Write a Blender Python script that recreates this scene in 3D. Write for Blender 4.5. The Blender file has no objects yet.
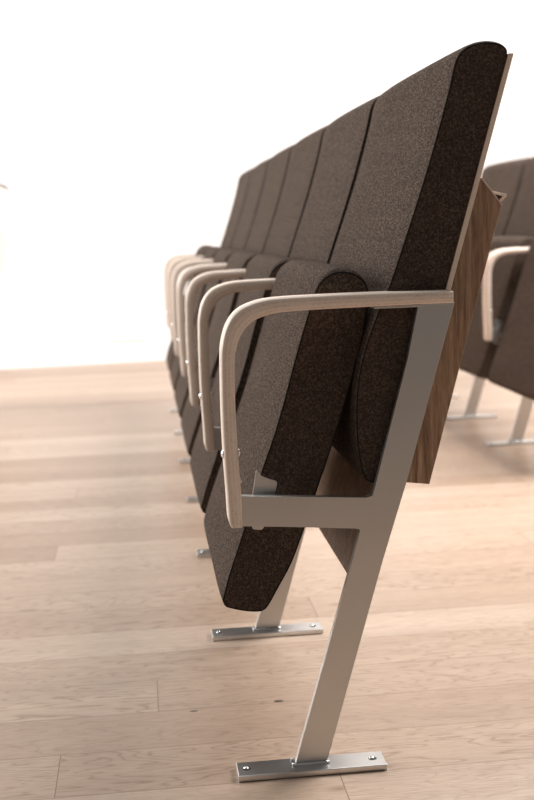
import bpy, bmesh, math, random
from mathutils import Matrix, Vector
random.seed(7)
S = bpy.context.scene
COL = S.collection
PITCH = 0.5535                    # seat spacing along a row

# ------------------------------------------------------------------ materials
def mat(name):
    m = bpy.data.materials.new(name); m.use_nodes = True
    nt = m.node_tree; b = nt.nodes['Principled BSDF']
    return m, nt, b
def N(nt, t, **kw):
    n = nt.nodes.new(t)
    for k, v in kw.items():
        if k in n.inputs: n.inputs[k].default_value = v
        else: setattr(n, k, v)
    return n
def L(nt, a, b): nt.links.new(a, b)
def ramp(nt, fac, stops):
    r = nt.nodes.new('ShaderNodeValToRGB'); e = r.color_ramp.elements
    while len(e) < len(stops): e.new(0.5)
    for i, (p, c) in enumerate(stops):
        e[i].position = p; e[i].color = (*c, 1)
    L(nt, fac, r.inputs[0]); return r
def coords(nt, scale=(1, 1, 1), kind='Object', rot=(0, 0, 0)):
    tc = nt.nodes.new('ShaderNodeTexCoord'); mp = nt.nodes.new('ShaderNodeMapping')
    mp.inputs['Scale'].default_value = scale; mp.inputs['Rotation'].default_value = rot
    L(nt, tc.outputs[kind], mp.inputs[0]); return mp.outputs[0]
def bump(nt, b, h, strength, dist=0.001):
    n = N(nt, 'ShaderNodeBump', Strength=strength, Distance=dist)
    L(nt, h, n.inputs['Height']); L(nt, n.outputs[0], b.inputs['Normal'])
def mixc(nt, fac, a, b_, mode='MIX'):
    m = nt.nodes.new('ShaderNodeMix'); m.data_type = 'RGBA'; m.blend_type = mode
    for s, v in ((m.inputs['Factor'], fac), (m.inputs['A'], a), (m.inputs['B'], b_)):
        if hasattr(v, 'links'): L(nt, v, s)
        else: s.default_value = v if isinstance(v, float) else (*v, 1)
    return m.outputs['Result']

def fabric_mat():
    m, nt, b = mat('heather_wool')
    c = coords(nt, (1, .28, 1))
    n1 = N(nt, 'ShaderNodeTexNoise', Scale=430.0, Detail=4.0, Roughness=0.75); L(nt, c, n1.inputs[0])
    n2 = N(nt, 'ShaderNodeTexNoise', Scale=14.0, Detail=2.0); L(nt, c, n2.inputs[0])
    r = ramp(nt, n1.outputs[0], [(0.34, (0.033, 0.0235, 0.0185)), (0.50, (0.068, 0.050, 0.040)), (0.68, (0.175, 0.134, 0.108))])
    r2 = ramp(nt, n2.outputs[0], [(0.3, (0.92, 0.92, 0.92)), (0.7, (1.06, 1.05, 1.04))])
    L(nt, mixc(nt, 1.0, r.outputs[0], r2.outputs[0], 'MULTIPLY'), b.inputs['Base Color'])
    b.inputs['Roughness'].default_value = 0.95
    b.inputs['Specular IOR Level'].default_value = 0.04
    b.inputs['Sheen Weight'].default_value = 0.0
    b.inputs['Sheen Roughness'].default_value = 0.6
    b.inputs['Sheen Tint'].default_value = (0.9, 0.8, 0.72, 1)
    bump(nt, b, n1.outputs[0], 0.6, 0.0015)
    return m
def piping_mat():
    m, nt, b = mat('dark_seam_thread')
    n = N(nt, 'ShaderNodeTexNoise', Scale=500.0); L(nt, coords(nt), n.inputs[0])
    r = ramp(nt, n.outputs[0], [(0.3, (0.010, 0.008, 0.007)), (0.7, (0.028, 0.022, 0.018))])
    L(nt, r.outputs[0], b.inputs['Base Color']); b.inputs['Roughness'].default_value = 0.9
    b.inputs['Specular IOR Level'].default_value = 0.1
    return m
def ply_mat(name, light, dark, layers=7.0):
    # uv.y runs across the layers, uv.x along the grain
    m, nt, b = mat(name)
    uv = nt.nodes.new('ShaderNodeUVMap'); sp = nt.nodes.new('ShaderNodeSeparateXYZ'); L(nt, uv.outputs[0], sp.inputs[0])
    w = N(nt, 'ShaderNodeMath', operation='MULTIPLY'); L(nt, sp.outputs[1], w.inputs[0]); w.inputs[1].default_value = layers
    f = N(nt, 'ShaderNodeMath', operation='PINGPONG'); L(nt, w.outputs[0], f.inputs[0]); f.inputs[1].default_value = 1.0
    g = N(nt, 'ShaderNodeTexNoise', Scale=60.0, Detail=5.0, Roughness=0.65); L(nt, coords(nt, (6, 14, 14)), g.inputs[0])
    g2 = N(nt, 'ShaderNodeTexNoise', Scale=40.0, Detail=3.0); L(nt, coords(nt, (1, 6, 1)), g2.inputs[0])
    a = N(nt, 'ShaderNodeMath', operation='MULTIPLY_ADD'); L(nt, f.outputs[0], a.inputs[0]); a.inputs[1].default_value = 0.22
    L(nt, g.outputs[0], a.inputs[2])
    a2 = N(nt, 'ShaderNodeMath', operation='MULTIPLY_ADD'); L(nt, g2.outputs[0], a2.inputs[0]); a2.inputs[1].default_value = 0.3
    L(nt, a.outputs[0], a2.inputs[2])
    r = ramp(nt, a2.outputs[0], [(0.42, dark), (0.80, light)])
    L(nt, r.outputs[0], b.inputs['Base Color']); b.inputs['Roughness'].default_value = 0.42
    bump(nt, b, g.outputs[0], 0.12, 0.0006)
    return m
def veneer_mat(name, stops, scale=(22, 22, 1.2), rough=0.45):
    m, nt, b = mat(name)
    d = N(nt, 'ShaderNodeTexNoise', Scale=2.5, Detail=2.0); L(nt, coords(nt, (1, 1, .6)), d.inputs[0])
    n = N(nt, 'ShaderNodeTexNoise', Scale=5.0, Detail=6.0, Roughness=0.6, Distortion=0.6); L(nt, coords(nt, scale, rot=(0, -0.27, 0)), n.inputs[0])
    fine = N(nt, 'ShaderNodeTexNoise', Scale=20.0, Detail=4.0, Roughness=0.7); L(nt, coords(nt, (scale[0], scale[1], scale[2] * 1.5), rot=(0, -0.27, 0)), fine.inputs[0])
    f = mixc(nt, 0.35, n.outputs[0], fine.outputs[0])
    r = ramp(nt, f, stops)
    L(nt, r.outputs[0], b.inputs['Base Color']); b.inputs['Roughness'].default_value = rough
    bump(nt, b, fine.outputs[0], 0.1, 0.0005)
    return m
def metal_mat(name, col, rough, metallic=1.0, noise=0.0):
    m, nt, b = mat(name)
    n = N(nt, 'ShaderNodeTexNoise', Scale=9.0, Detail=3.0); L(nt, coords(nt), n.inputs[0])
    r = ramp(nt, n.outputs[0], [(0.3, tuple(c * (1 - noise) for c in col)), (0.7, col)])
    L(nt, r.outputs[0], b.inputs['Base Color']); b.inputs['Metallic'].default_value = metallic
    n2 = N(nt, 'ShaderNodeTexNoise', Scale=1400.0, Detail=1.0); L(nt, coords(nt), n2.inputs[0])
    b.inputs['Roughness'].default_value = rough
    bump(nt, b, n2.outputs[0], 0.06, 0.0004)
    return m
def wall_mat(name, col, rough=0.9):
    m, nt, b = mat(name)
    n = N(nt, 'ShaderNodeTexNoise', Scale=90.0, Detail=3.0); L(nt, coords(nt), n.inputs[0])
    r = ramp(nt, n.outputs[0], [(0.3, tuple(c * .985 for c in col)), (0.7, col)])
    L(nt, r.outputs[0], b.inputs['Base Color']); b.inputs['Roughness'].default_value = rough
    bump(nt, b, n.outputs[0], 0.05, 0.001)
    return m
def floor_mat():
    m, nt, b = mat('oak_floorboards')
    uv = nt.nodes.new('ShaderNodeUVMap'); uv.uv_map = 'plank'
    at = N(nt, 'ShaderNodeAttribute', attribute_name='plank_rand')
    sp = nt.nodes.new('ShaderNodeSeparateXYZ'); L(nt, uv.outputs[0], sp.inputs[0])
    off = N(nt, 'ShaderNodeVectorMath', operation='SCALE'); L(nt, at.outputs['Vector'], off.inputs[0]); off.inputs['Scale'].default_value = 37.0
    add = N(nt, 'ShaderNodeVectorMath', operation='ADD'); L(nt, uv.outputs[0], add.inputs[0]); L(nt, off.outputs[0], add.inputs[1])
    def mapped(sc):
        mp = nt.nodes.new('ShaderNodeMapping'); mp.inputs['Scale'].default_value = sc
        L(nt, add.outputs[0], mp.inputs[0]); return mp.outputs[0]
    # cathedral figure: bands of a warped field
    warp = N(nt, 'ShaderNodeTexNoise', Scale=1.0, Detail=3.0, Roughness=0.5, Distortion=0.4); L(nt, mapped((3.2, 16, 1)), warp.inputs[0])
    wv = N(nt, 'ShaderNodeMath', operation='MULTIPLY'); L(nt, warp.outputs[0], wv.inputs[0]); wv.inputs[1].default_value = 17.0
    pp = N(nt, 'ShaderNodeMath', operation='PINGPONG'); L(nt, wv.outputs[0], pp.inputs[0]); pp.inputs[1].default_value = 0.5
    fig = ramp(nt, pp.outputs[0], [(0.0, (0.66, 0.60, 0.55)), (0.13, (0.96, 0.95, 0.94)), (0.5, (1.02, 1.02, 1.02))])
    pore = N(nt, 'ShaderNodeTexNoise', Scale=1.0, Detail=5.0, Roughness=0.7); L(nt, mapped((24, 420, 1)), pore.inputs[0])
    pr = ramp(nt, pore.outputs[0], [(0.36, (0.74, 0.70, 0.66)), (0.6, (1.03, 1.03, 1.03))])
    soft = N(nt, 'ShaderNodeTexNoise', Scale=1.0, Detail=2.0); L(nt, mapped((1.6, 22, 1)), soft.inputs[0])
    sr = ramp(nt, soft.outputs[0], [(0.3, (0.93, 0.915, 0.90)), (0.7, (1.05, 1.05, 1.05))])
    spr = nt.nodes.new('ShaderNodeSeparateXYZ'); L(nt, at.outputs['Vector'], spr.inputs[0])
    base = ramp(nt, spr.outputs[0], [(0.0, (0.36, 0.250, 0.180)), (0.35, (0.41, 0.296, 0.220)), (0.7, (0.445, 0.330, 0.250)), (1.0, (0.50, 0.385, 0.302))])
    c = mixc(nt, spr.outputs[1], base.outputs[0], fig.outputs[0], 'MULTIPLY')
    c = mixc(nt, 0.8, c, pr.outputs[0], 'MULTIPLY'); c = mixc(nt, 1.0, c, sr.outputs[0], 'MULTIPLY')
    # small knots
    kn = N(nt, 'ShaderNodeTexVoronoi', Scale=1.0); L(nt, mapped((3.0, 7.0, 1)), kn.inputs[0])
    kr = ramp(nt, kn.outputs['Distance'], [(0.0, (0.35, 0.25, 0.18)), (0.035, (0.75, 0.68, 0.6)), (0.075, (1, 1, 1))])
    c = mixc(nt, 0.8, c, kr.outputs[0], 'MULTIPLY')
    # joints between boards: v seam and butt ends
    def near(sock, lim):
        a = N(nt, 'ShaderNodeMath', operation='LESS_THAN'); L(nt, sock, a.inputs[0]); a.inputs[1].default_value = lim; return a.outputs[0]
    jm = N(nt, 'ShaderNodeMath', operation='MAXIMUM')
    v = near(sp.outputs[1], 0.0017); u = near(sp.outputs[0], 0.0014)
    vs = N(nt, 'ShaderNodeMath', operation='MULTIPLY'); L(nt, v, vs.inputs[0]); vs.inputs[1].default_value = 0.75
    L(nt, vs.outputs[0], jm.inputs[0]); L(nt, u, jm.inputs[1])
    c = mixc(nt, jm.outputs[0], c, (0.16, 0.10, 0.065))
    # two little dark chips in the boards
    for px, py, q in ((-.048, .2225, 330.0), (.085, .2360, 260.0)):
        mp = nt.nodes.new('ShaderNodeMapping'); tc = nt.nodes.new('ShaderNodeTexCoord'); L(nt, tc.outputs['Object'], mp.inputs[0])
        mp.inputs['Location'].default_value = (-px * q * .5, -py * q, 0); mp.inputs['Scale'].default_value = (q * .5, q, q)
        ln = N(nt, 'ShaderNodeVectorMath', operation='LENGTH'); L(nt, mp.outputs[0], ln.inputs[0])
        lt = N(nt, 'ShaderNodeMath', operation='LESS_THAN'); L(nt, ln.outputs['Value'], lt.inputs[0]); lt.inputs[1].default_value = 1.0
        c = mixc(nt, lt.outputs[0], c, (0.05, 0.03, 0.02))
    L(nt, c, b.inputs['Base Color'])
    rr = N(nt, 'ShaderNodeMapRange'); L(nt, pore.outputs[0], rr.inputs[0])
    rr.inputs['To Min'].default_value = 0.36; rr.inputs['To Max'].default_value = 0.50
    L(nt, rr.outputs[0], b.inputs['Roughness'])
    b.inputs['Specular IOR Level'].default_value = 0.5
    bump(nt, b, pore.outputs[0], 0.12, 0.0006)
    return m

FABRIC = fabric_mat(); PIPE = piping_mat()
ARM = ply_mat('pale_ash_plywood', (0.88, 0.745, 0.64), (0.62, 0.48, 0.38))
EDGE = ply_mat('plywood_edge', (0.88, 0.74, 0.62), (0.64, 0.49, 0.38), 5.0)
WALNUT = veneer_mat('walnut_veneer', [(0.30, (0.115, 0.060, 0.034)), (0.45, (0.26, 0.155, 0.092)), (0.56, (0.41, 0.26, 0.165)), (0.70, (0.62, 0.43, 0.30))])
PALE = veneer_mat('pale_veneer', [(0.3, (0.82, 0.75, 0.70)), (0.6, (0.88, 0.84, 0.80))])
SILVER = metal_mat('satin_silver_steel', (0.60, 0.585, 0.565), 0.38, 1.0, 0.05)
ZINC = metal_mat('zinc_plated_steel', (0.72, 0.71, 0.70), 0.30, 1.0, 0.25)
CHROME = metal_mat('bright_chrome', (0.90, 0.89, 0.88), 0.12)
HOLE = metal_mat('recess_shade_dark', (0.05, 0.045, 0.04), 0.6, 0.6)
WALL = wall_mat('white_plaster', (0.86, 0.85, 0.84)); BASE = wall_mat('white_gloss_paint', (0.90, 0.895, 0.89), 0.4)
VENT = wall_mat('light_grey_plastic', (0.66, 0.66, 0.65), 0.5)
OAK = floor_mat()

# ------------------------------------------------------------------ mesh helpers
def link(name, bm, m, parent=None, uvs=None):
    bmesh.ops.recalc_face_normals(bm, faces=bm.faces)
    me = bpy.data.meshes.new(name); bm.to_mesh(me); bm.free()
    for mm in (m if isinstance(m, list) else [m]): me.materials.append(mm)
    o = bpy.data.objects.new(name, me); COL.objects.link(o)
    if parent: o.parent = parent
    return o
def prism(bm, poly, y0, y1, bev=0.0, skip=None, seg=2):
    """Extrude an (x,z) polygon from y0 to y1 and bevel its edges."""
    a = [bm.verts.new((x, y0, z)) for x, z in poly]; b = [bm.verts.new((x, y1, z)) for x, z in poly]
    n = len(poly); fs = [bm.faces.new(a), bm.faces.new(b[::-1])]
    for i in range(n): fs.append(bm.faces.new((a[i], b[i], b[(i + 1) % n], a[(i + 1) % n])))
    if bev:
        es = set(e for f in fs for e in f.edges)
        if skip: es = {e for e in es if not all(skip(v.co) for v in e.verts)}
        bmesh.ops.bevel(bm, geom=list(es), offset=bev, segments=seg, affect='EDGES', profile=0.5, clamp_overlap=True)
def box(bm, x0, x1, y0, y1, z0, z1, bev=0.0): prism(bm, [(x0, z0), (x1, z0), (x1, z1), (x0, z1)], y0, y1, bev)
def tube(bm, pts, r, sides=8, closed=False):
    pts = [Vector(p) for p in pts]; n = len(pts); rings = []
    for i, p in enumerate(pts):
        t = (pts[(i + 1) % n] - pts[i - 1]) if closed else (pts[min(i + 1, n - 1)] - pts[max(i - 1, 0)])
        t.normalize(); a = Vector((0, 1, 0)) if abs(t.y) < .9 else Vector((1, 0, 0))
        u = t.cross(a).normalized(); w = t.cross(u)
        rings.append([bm.verts.new(p + r * (math.cos(q) * u + math.sin(q) * w)) for q in [2 * math.pi * k / sides for k in range(sides)]])
    m = n if closed else n - 1
    for i in range(m):
        A, B = rings[i], rings[(i + 1) % n]
        for k in range(sides):
            f = bm.faces.new((A[k], A[(k + 1) % sides], B[(k + 1) % sides], B[k])); f.smooth = True
    if not closed: bm.faces.new(rings[0]); bm.faces.new(rings[-1][::-1])
def dome(bm, c, axis, r, h, sides=12):
    axis = Vector(axis).normalized(); a = Vector((0, 1, 0)) if abs(axis.y) < .9 else Vector((1, 0, 0))
    u = axis.cross(a).normalized(); w = axis.cross(u); c = Vector(c); prev = None
    for k in range(4):
        q = k / 4 * math.pi / 2; rr = r * math.cos(q); hh = h * math.sin(q)
        ring = [bm.verts.new(c + axis * hh + rr * (math.cos(t) * u + math.sin(t) * w)) for t in [2 * math.pi * i / sides for i in range(sides)]]
        if prev:
            for i in range(sides):
                f = bm.faces.new((prev[i], prev[(i + 1) % sides], ring[(i + 1) % sides], ring[i])); f.smooth = True
        else: bm.faces.new(ring[::-1])
        prev = ring
    f = bm.faces.new(prev); f.smooth = True
def spline(P, sub=4):
    out = []
    for i in range(len(P) - 1):
        p0, p1, p2, p3 = P[max(i - 1, 0)], P[i], P[i + 1], P[min(i + 2, len(P) - 1)]
        for k in range(sub):
            t = k / sub
            out.append(tuple(.5 * (2 * p1[j] + (p2[j] - p0[j]) * t + (2 * p0[j] - 5 * p1[j] + 4 * p2[j] - p3[j]) * t * t + (3 * p1[j] - p0[j] - 3 * p2[j] + p3[j]) * t ** 3) for j in (0, 1)))
    out.append(P[-1]); return out
def normals(P):
    n = len(P); out = []
    area = sum(P[i][0] * P[(i + 1) % n][1] - P[(i + 1) % n][0] * P[i][1] for i in range(n))
    sg = 1 if area > 0 else -1
    for i in range(n):
        tx = P[(i + 1) % n][0] - P[i - 1][0]; tz = P[(i + 1) % n][1] - P[i - 1][1]
        l = math.hypot(tx, tz) or 1; out.append((sg * tz / l, -sg * tx / l))
    return out                                   # outward
def cushion(bm, P, y0, y1, r, bulge, fixed, corner=0.0, rowseed=0):
    """Loft a profile along y: crisp sewn ends, rounded shoulders, slight pillow; 'fixed(x,z)' in 0..1 pins points."""
    nm = normals(P); W = y1 - y0; ys = []
    for t in (0, .12, .35, .7, 1.2, 2, 3.2): ys.append(t * r)
    k = 9
    ys2 = [3.2 * r + (W - 6.4 * r) * i / k for i in range(1, k)]
    ys = ys + ys2 + [W - y for y in ys[::-1]]
    rings = []
    zmax = max(z for x, z in P)
    for y in ys:
        e = min(y, W - y); t = min(e / r, 1.0)
        ins = r * .25 * (1 - math.sqrt(max(0, 1 - (1 - t) ** 2)))
        b = bulge * (1 - (2 * y / W - 1) ** 4) * min(1, e / (3.2 * r))
        cr = corner * max(0, 1 - e / (corner * 2.2 + 1e-9)) ** 2 if corner else 0
        ring = []
        for (x, z), (nx, nz) in zip(P, nm):
            f = 1 - fixed(x, z); d = (b - ins) * f
            wv = .0007 * math.sin(31 * z + 9 * y + rowseed) * f * min(1, e / r)
            top = max(0, min(1, (z - (zmax - .05)) / .05)) * f
            ring.append(bm.verts.new((x + nx * (d + wv), y0 + y, z + nz * (d + wv) - cr * top)))
        rings.append(ring)
    n = len(P)
    for A, B in zip(rings, rings[1:]):
        for i in range(n):
            f = bm.faces.new((A[i], A[(i + 1) % n], B[(i + 1) % n], B[i])); f.smooth = True
    bm.faces.new(rings[0]); bm.faces.new(rings[-1][::-1])
    return [v.co.copy() for v in rings[1]], [v.co.copy() for v in rings[-2]]

# ------------------------------------------------------------------ profiles (x forward->back, z up), metres
bf = lambda z: 0.3014 + 0.289 * (z - 0.6435)     # front plane of the plywood backboard
BT_ = 0.0072
BACK = spline([(0.200, 0.389), (0.188, 0.396), (0.181, 0.425), (0.1785, 0.465), (0.180, 0.510), (0.188, 0.555), (0.205, 0.603), (0.2264, 0.6500), (0.2455, 0.702),
        (0.265, 0.757), (0.283, 0.810), (0.2985, 0.860), (0.311, 0.904), (0.3175, 0.932), (0.3250, 0.9470), (0.3390, 0.9570),
        (0.3600, 0.9610), (0.3780, 0.9580), (0.3865, 0.9505), (0.3868, 0.9400)], 3) + [(bf(z), z) for z in (.90, .82, .74, .66, .58, .50, .42)] + [(bf(.387), .387)]
SEAT = spline([(-0.0075, 0.2300), (-0.0035, 0.2440), (0.0045, 0.2700), (0.0200, 0.3120), (0.0375, 0.3620), (0.0555, 0.4140), (0.0715, 0.4560),
        (0.0865, 0.5020), (0.1010, 0.5500), (0.1157, 0.5960), (0.1300, 0.6380), (0.1375, 0.6575), (0.1480, 0.6690), (0.1620, 0.6755), (0.1800, 0.6745),
        (0.1960, 0.6655), (0.2045, 0.6505), (0.2040, 0.6250), (0.1960, 0.5800), (0.1850, 0.5400), (0.1720, 0.4980), (0.1530, 0.4430),
        (0.1260, 0.3700), (0.1090, 0.3230), (0.0905, 0.2770), (0.0710, 0.2430), (0.0560, 0.2180), (0.0480, 0.2110), (0.0380, 0.2100),
        (0.0230, 0.2120), (0.0060, 0.2165), (-0.0040, 0.2210), (-0.0075, 0.2300)], 3)[:-1]
ARM_OUT = spline([(0.0050, 0.3475), (0.0020, 0.3560), (0.0010, 0.3900), (-0.0008, 0.4400), (-0.0012, 0.5007), (0.0000, 0.5600), (0.0018, 0.5850), (0.0088, 0.6090), (0.0215, 0.6265),
        (0.0400, 0.6365), (0.0707, 0.6425), (0.141, 0.6440), (0.2185, 0.6441), (0.3030, 0.6432)], 4)
ARM_IN = spline([(0.0187, 0.3475), (0.0187, 0.3560), (0.0190, 0.3900), (0.0168, 0.4400), (0.0158, 0.5007), (0.0168, 0.5600), (0.0195, 0.5800), (0.0270, 0.5990), (0.0385, 0.6120),
        (0.0530, 0.6195), (0.0780, 0.6248), (0.141, 0.6265), (0.2185, 0.6272), (0.3030, 0.6277)], 4)

def tagging(o, label, cat, group=None):
    o['label'] = label; o['category'] = cat
    if group: o['group'] = group
def empty(name, loc):
    o = bpy.data.objects.new(name, None); COL.objects.link(o); o.location = loc; o.empty_display_size = .05; return o

# ------------------------------------------------------------------ prototypes
def make_seat():
    r = empty('auditorium_seat', (0, 0, 0))
    bm = bmesh.new(); e0, e1 = cushion(bm, BACK, 0.013, 0.5405, 0.009, 0.002, lambda x, z: 1.0 if x > bf(z) - .004 and z < .93 else 0.0, corner=0.004)
    c = link('back_cushion', bm, FABRIC, r)
    bm = bmesh.new()
    keep = lambda P: [p for p in P if not (p.x > bf(p.z) - .006 and p.z < .93)]
    tube(bm, keep(e0), 0.0013, 6); link('piping', bm, PIPE, c)
    bm = bmesh.new(); tube(bm, keep(e1), 0.0013, 6); link('piping', bm, PIPE, c)
    bm = bmesh.new(); e0, e1 = cushion(bm, SEAT, 0.046, 0.5065, 0.012, 0.0025, lambda x, z: 0.0, corner=0.006, rowseed=2)
    c = link('seat_cushion', bm, FABRIC, r)
    for e in (e0, e1): bm = bmesh.new(); tube(bm, e, 0.0013, 6, True); link('piping', bm, PIPE, c)
    # plywood backboard with walnut faces and pale edges
    bm = bmesh.new()
    za, zb = 0.2276, 0.943; t = BT_
    prism(bm, [(bf(za), za), (bf(za) + t, za), (bf(zb) + t, zb), (bf(zb), zb)], 0.0105, 0.5430, 0.0009, seg=1)
    uvl = bm.loops.layers.uv.new('UVMap')
    bm.normal_update()
    for f in bm.faces:
        for l in f.loops: l[uvl].uv = (l.vert.co.z * 3, (l.vert.co.x - bf(l.vert.co.z)) / t)
        nx = abs(f.normal.x * .96 - f.normal.z * .28)
        f.material_index = 1 if nx > .8 else 0
    link('backboard', bm, [EDGE, WALNUT], r)
    # box behind the backboard: rear panel, two cheeks, turned lip
    rear0, rear1 = (0.3780, 0.7505), (0.2757, 0.3830)
    th = 0.008
    bm = bmesh.new(); prism(bm, [rear0, rear1, (rear1[0] - th, rear1[1] + .002), (rear0[0] - th, rear0[1] + .0105)], 0.0205, 0.5330, 0.0006, seg=1)
    rp = link('rear_panel', bm, WALNUT, r)
    bm = bmesh.new(); prism(bm, [(0.3668, 0.7700), (0.3870, 0.7650), (0.3880, 0.7625), (0.3790, 0.7525), (0.3770, 0.7560), (0.3835, 0.7625), (0.3668, 0.7665)], 0.0215, 0.200, 0.0005, seg=1)
    link('lip', bm, EDGE, rp)
    cheek = [(bf(.786) + t + .0004, .7863), (rear0[0], rear0[1]), rear1, (bf(.3885) + t + .0004, .3885)]
    for y in (0.0120, 0.5335):
        bm = bmesh.new(); prism(bm, cheek, y, y + .008, 0.0005, seg=1)
        bm.normal_update()
        for f in bm.faces: f.material_index = 0 if abs(f.normal.y) > .5 else 1
        uvl = bm.loops.layers.uv.new('UVMap')
        for f in bm.faces:
            for l in f.loops: l[uvl].uv = (l.vert.co.z * 3, (l.vert.co.y - y) / .008)
        link('cheek_panel', bm, [WALNUT, EDGE], r)
    bm = bmesh.new(); prism(bm, [(bf(.786) + t + .0006, .7861), (bf(.786) + t + .003, .7868), (rear0[0] + .0006, rear0[1] + .0012), (rear0[0], rear0[1] + .0003)], 0.0122, 0.5413)
    link('top_edging', bm, EDGE, r)
    return r

def bracket(sign):
    """Folded steel hinge tab beside the crossbar, on the +y or -y side."""
    bm = bmesh.new()
    P = [(0.0350, 0.3350), (0.0380, 0.3335), (0.0470, 0.3325), (0.0500, 0.3350), (0.0660, 0.3780), (0.0700, 0.3930), (0.0705, 0.3960), (0.0685, 0.3985),
         (0.0620, 0.4005), (0.0530, 0.4035), (0.0485, 0.4065), (0.0455, 0.4110), (0.0445, 0.4135), (0.0425, 0.4130), (0.0405, 0.4000), (0.036, 0.375)]
    y0, y1 = sorted((sign * 0.018, sign * 0.0205)); prism(bm, P, y0, y1, 0.0005, seg=1)
    return bm
def make_frame(sides):
    r = empty('row_support', (0, 0, 0))
    # bent plywood armrest
    bm = bmesh.new(); uvl = bm.loops.layers.uv.new('UVMap'); hw = .022; rc = .0022; rings = []
    n = len(ARM_OUT); s = 0; S_ = []
    sec = [(-hw + rc, 0), (-hw, rc), (-hw, -1), (-hw + rc, -2), (hw - rc, -2), (hw, -1), (hw, rc), (hw - rc, 0)]
    for i in range(n):
        o, q = Vector((ARM_OUT[i][0], 0, ARM_OUT[i][1])), Vector((ARM_IN[i][0], 0, ARM_IN[i][1]))
        if i: s += (Vector((ARM_OUT[i][0], 0, ARM_OUT[i][1])) - Vector((ARM_OUT[i - 1][0], 0, ARM_OUT[i - 1][1]))).length
        S_.append(s); d = (q - o); T = d.length; d.normalize()
        lv = [0, rc, T - rc, T, T, T - rc, rc, 0]
        rings.append([(bm.verts.new(o + d * lv[k] + Vector((0, sec[k][0], 0))), lv[k] / T) for k in range(8)])
    for i in range(n - 1):
        for k in range(8):
            q = [(rings[i][k], S_[i]), (rings[i][(k + 1) % 8], S_[i]), (rings[i + 1][(k + 1) % 8], S_[i + 1]), (rings[i + 1][k], S_[i + 1])]
            f = bm.faces.new([v[0][0] for v in q]); f.smooth = True
            for l, v in zip(f.loops, q): l[uvl].uv = (v[1] * 3, v[0][1])
    for ring in (rings[0], rings[-1]):
        f = bm.faces.new([v[0] for v in ring])
        for l, v in zip(f.loops, ring): l[uvl].uv = (0, v[1])
    bm.edges.ensure_lookup_table()
    for e in bm.edges:
        if len(e.link_faces) == 2 and e.calc_face_angle(0) > .9: e.smooth = False
    arm = link('armrest', bm, ARM, r)
    for z, x, y, sx, q in ((.444, -.0006, -.010, -1, .0060), (.446, .0172, -.0165, 1, .0056), (.409, .0182, -.0175, 1, .0036)):
        bm = bmesh.new(); dome(bm, (x, y, z), (sx, 0, 0), q, q * .7); link('bolt', bm, CHROME, arm)
    # sloping flat-bar post, welded crossbar, seat plate under the arm
    JU, JL = (0.1945, 0.3765), (0.1765, 0.3310)
    bm = bmesh.new()
    post = [(0.0788, .0078), (0.1228, .0078), (0.2063, 0.2872), (0.2427, 0.3990), (0.3090, 0.6276), (0.2600, 0.6272), (0.2592, 0.6200), (0.2454, 0.5570), (0.1975, 0.3860), JU, JL, (0.1755, 0.3270), (0.1585, 0.2670)]
    onj = lambda c: min((Vector((c.x, c.z)) - Vector(q)).length for q in (JU, JL)) < 1e-5
    prism(bm, post, -.0055, .0055, .0009, skip=onj, seg=2)
    link('post', bm, SILVER, r)
    bm = bmesh.new()
    prism(bm, [(0.0192, 0.3860), (0.0192, 0.3452), (0.1715, 0.3335), (0.1752, 0.3320), JL, JU, (0.1900, 0.3738), (0.1860, 0.3738)], -.0055, .0055, .0009, skip=onj, seg=2)
    link('crossbar', bm, SILVER, r)
    bm = bmesh.new(); box(bm, 0.200, 0.262, -.017, .017, .6238, .6268, .0006); link('mounting_plate', bm, SILVER, r)
    # floor plate with screws
    bm = bmesh.new(); box(bm, 0.000, 0.2020, -.026, .016, 0, .0085, .0010)
    pl = link('foot_plate', bm, ZINC, r)
    for x in (.013, .186):
        bm = bmesh.new(); dome(bm, (x, -.005, .0084), (0, 0, 1), .0062, .0006, 16); h = link('screw_hole_shade', bm, HOLE, pl)  # shallow dark disc, shade of the countersink put into its colour
        bm = bmesh.new(); dome(bm, (x - .001, -.004, .0088), (0, 0, 1), .0036, .0022, 12); link('screw', bm, CHROME, pl)
    rnd = random.Random(3)
    for sy in (-1, 1):
        bm = bmesh.new(); tube(bm, [(0.075 + .051 * i / 8, sy * .0072 + rnd.uniform(-.0006, .0006), .0095 + rnd.uniform(-.0004, .0006)) for i in range(9)], .0026, 8)
        link('weld_bead', bm, ZINC, pl)
    for sg in sides:
        b = link('hinge_bracket', bracket(sg), ZINC, r)
        bm = bmesh.new(); tube(bm, [(0.048, sg * .0056, .362), (0.048, sg * .0452, .362)], .005, 12); link('hinge_pin', bm, ZINC, b)
    return r
def copy_tree(o, parent=None):
    c = o.copy(); COL.objects.link(c)
    if parent: c.parent = parent
    for ch in list(o.children): copy_tree(ch, c)
    return c

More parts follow.
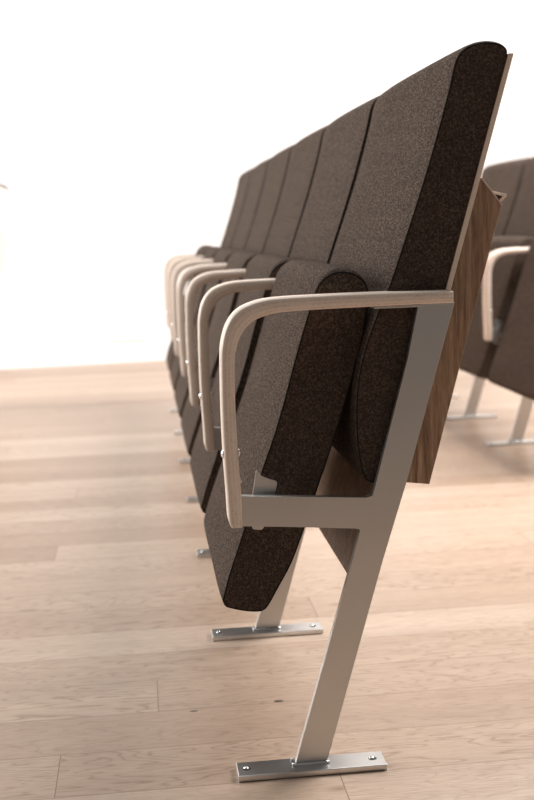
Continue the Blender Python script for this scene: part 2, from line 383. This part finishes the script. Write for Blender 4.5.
proto_seat = make_seat()
end_near = make_frame((1,)); middle = make_frame((1, -1)); end_far = make_frame((-1,))
used = set()
def place(proto, x, k, label, cat, group):
    o = proto if proto.name not in used else copy_tree(proto)
    used.add(proto.name)
    o.location = (x, k * PITCH, 0); tagging(o, label, cat, group); return o
ordw = ['nearest', 'second', 'third', 'fourth', 'fifth', 'sixth', 'seventh']
SEAT_LAB = ['brown heather folding seat nearest the camera, dark side and walnut rear box in full view',
  'second brown folding seat of the long row, directly behind the nearest one',
  'third brown folding seat from the near end of the long row',
  'fourth brown folding seat from the near end of the long row',
  'second-farthest brown folding seat in the long row, softly blurred',
  'farthest brown folding seat in the long row, blurred, beside the white wall']
FR_LAB = ['large sharp silver support with pale bent armrest at near end of the long row',
  'second silver support of the long row, foot plate showing just below the nearest folded seat',
  'third silver support with bent wood armrest from the near end of the long row',
  'fourth silver support with bent wood armrest from the near end of the long row',
  'fifth silver support from the near end of the long row, small and blurred',
  'second-farthest silver support of the long row, armrest nearly merging with the last one',
  'farthest silver support of the long row, its blurred armrest leftmost of all in the row']
for k in range(6): place(proto_seat, 0, k, SEAT_LAB[k], 'seat', 'folding seats of the long row')
for k in range(7):
    p = end_near if k == 0 else end_far if k == 6 else middle
    place(p, 0, k, FR_LAB[k], 'armrest support', 'armrest supports of the long row')
X2 = 1.010
for k, lab in ((3, 'blurred brown folding seat in the row behind, cut by the right edge of the photo'),
               (4, 'blurred brown folding seat in the row behind, second from the far end'),
               (5, 'farthest blurred seat of the row behind, its back corner beside the plywood backboard edge')):
    place(proto_seat, X2, k, lab, 'seat', 'folding seats of the row behind')
for k, lab in ((4, 'blurred silver support with pale bent armrest, in the row behind at right photo edge'),
               (5, 'blurred silver support in the row behind, leg and foot just right of the walnut box'),
               (6, 'farthest support of the row behind, almost hidden by walnut box and nearer seats')):
    place(end_far if k == 6 else middle, X2, k, lab, 'armrest support', 'armrest supports of the row behind')
# the row in front shows only the rear of its far end seat
o = copy_tree(proto_seat); o.location = (-1.035, 6 * PITCH, 0)
tagging(o, 'pale blurred rear of a seat at left photo edge, before the white wall', 'seat')
for ch in o.children_recursive:
    nm = ch.name.split('.')[0]
    if nm in ('rear_panel', 'cheek_panel', 'backboard', 'lip', 'top_edging'):
        ch.data = ch.data.copy()
        for i in range(len(ch.data.materials)): ch.data.materials[i] = PALE  # whole wood shell of this seat in one near-white tone
o = copy_tree(end_far); o.location = (-1.035, 7 * PITCH, 0)
tagging(o, 'blurred support holding the pale seat at the left edge of the photo', 'armrest support')

# ------------------------------------------------------------------ room
def struct(o): o['kind'] = 'structure'; return o
bm = bmesh.new(); uvl = bm.loops.layers.uv.new('plank'); col = bm.loops.layers.float_color.new('plank_rand')
W = 0.129; Y0 = 0.1020; rows = range(-26, 47); XA, XB = -4.2, 5.2
known = {-1: [(-.244)], 1: [-.103], -2: [.136], 4: [.205], 3: [1.1], 2: [-.9], 0: [.95]}
tone = {-2: .75, -1: .45, 0: .18, 1: .6, 2: .45, 3: .85, 4: .35, 5: .7, 6: .6, 7: .9}
fz = 0.0
for r_ in rows:
    y0 = Y0 + r_ * W; y1 = y0 + W
    j = known.get(r_, [random.uniform(-1.2, 1.2)])[0]
    xs = [j]; x = j
    while x > XA: x -= random.uniform(1.3, 2.1); xs.append(max(x, XA))
    x = j
    while x < XB: x += random.uniform(1.3, 2.1); xs.append(min(x, XB))
    xs = sorted(set(xs))
    for a, b in zip(xs, xs[1:]):
        if b - a < 1e-4: continue
        t = random.random() if r_ not in tone else min(1, max(0, tone[r_] + random.uniform(-.12, .12)))
        c = (t, random.choice([.25, .5, .85, 1.0]), random.random(), 1)
        vs = [bm.verts.new(p) for p in ((a, y0, fz), (b, y0, fz), (b, y1, fz), (a, y1, fz))]
        f = bm.faces.new(vs)
        for l, uv in zip(f.loops, ((0, 0), (b - a, 0), (b - a, W), (0, W))): l[uvl].uv = uv; l[col] = c
fl = link('floor', bm, OAK); struct(fl)
def wbox(name, x0, x1, t0, t1, z0, z1, m, bev=0):
    """slab along the far wall, which runs slightly off square; t measured from its face towards the room"""
    bm = bmesh.new(); y0, y1 = sorted((-t0, -t1)); box(bm, x0, x1, y0, y1, z0, z1, bev)
    o = link(name, bm, m); o.location = (0, 5.330, 0); o.rotation_euler = (0, 0, math.atan(.125)); return o
struct(wbox('wall_back', -4.1, 5.2, 0, -.12, -.02, 3.0, WALL))
struct(wbox('baseboard_back', -4.1, 5.05, 0.0005, .014, 0, .10, BASE, .003))
bm = bmesh.new(); box(bm, 5.05, 5.17, -3.2, 5.90, -.02, 3.0); struct(link('wall_right', bm, WALL))
bm = bmesh.new(); box(bm, 5.036, 5.0495, -3.2, 5.90, 0, .10, .003); struct(link('baseboard_right', bm, BASE))
v = wbox('wall_vent', -.30, -.09, .0005, .010, .118, .140, VENT, .002)
tagging(v, 'faint pale grey strip low on the white wall just above the baseboard', 'vent')

# ------------------------------------------------------------------ light
w = bpy.data.worlds.new('world'); S.world = w; w.use_nodes = True
w.node_tree.nodes['Background'].inputs[0].default_value = (1, .975, .95, 1)
w.node_tree.nodes['Background'].inputs[1].default_value = 0.165
def area(name, loc, target, sx, sy, power, col=(1, .97, .94)):
    d = bpy.data.lights.new(name, 'AREA'); d.shape = 'RECTANGLE'; d.size = sx; d.size_y = sy; d.energy = power; d.color = col
    o = bpy.data.objects.new(name, d); COL.objects.link(o); o.location = loc
    o.rotation_euler = (Vector(target) - Vector(loc)).to_track_quat('-Z', 'Y').to_euler(); return o
area('window_light_left', (-3.6, 3.0, 1.7), (0, 2.6, .7), 4.2, 2.2, 245, (1, .985, .97))
area('ceiling_light_far', (.4, 3.9, 2.9), (.4, 5.2, 1.2), 6.0, 1.6, 88, (1, .985, .97))
area('ceiling_light_right', (2.3, 1.8, 2.5), (1.6, 1.7, 0), 1.4, 2.4, 265, (1, .985, .97))
area('overhead_fill_middle', (-.4, .9, 2.9), (-.2, .9, 0), 1.0, 2.0, 35, (1, .985, .97))  # added fill that brightens the armrest tops, no lamp known there

# ------------------------------------------------------------------ camera
cam = bpy.data.cameras.new('camera'); co = bpy.data.objects.new('camera', cam); COL.objects.link(co)
X = Vector((0.99346692, -0.10858465, -0.03511214)); Yc = Vector((0.05010998, 0.13863916, 0.98907440)); Z = Vector((-0.10253038, -0.98437216, 0.14317459))
R = Matrix((X, Yc, Z)).transposed().to_4x4()
co.matrix_world = Matrix.Translation((-0.0980, -1.5058, 0.7292)) @ R
cam.sensor_fit = 'VERTICAL'; cam.sensor_height = 36; cam.lens = 1175.8 * 36 / 800; cam.clip_start = .05
cam.dof.use_dof = True; cam.dof.focus_distance = 1.58; cam.dof.aperture_fstop = 5.2
S.camera = co
vs = S.view_settings; vs.view_transform = 'Standard'; vs.look = 'None'; vs.gamma = 1; vs.exposure = 0; vs.use_curve_mapping = False
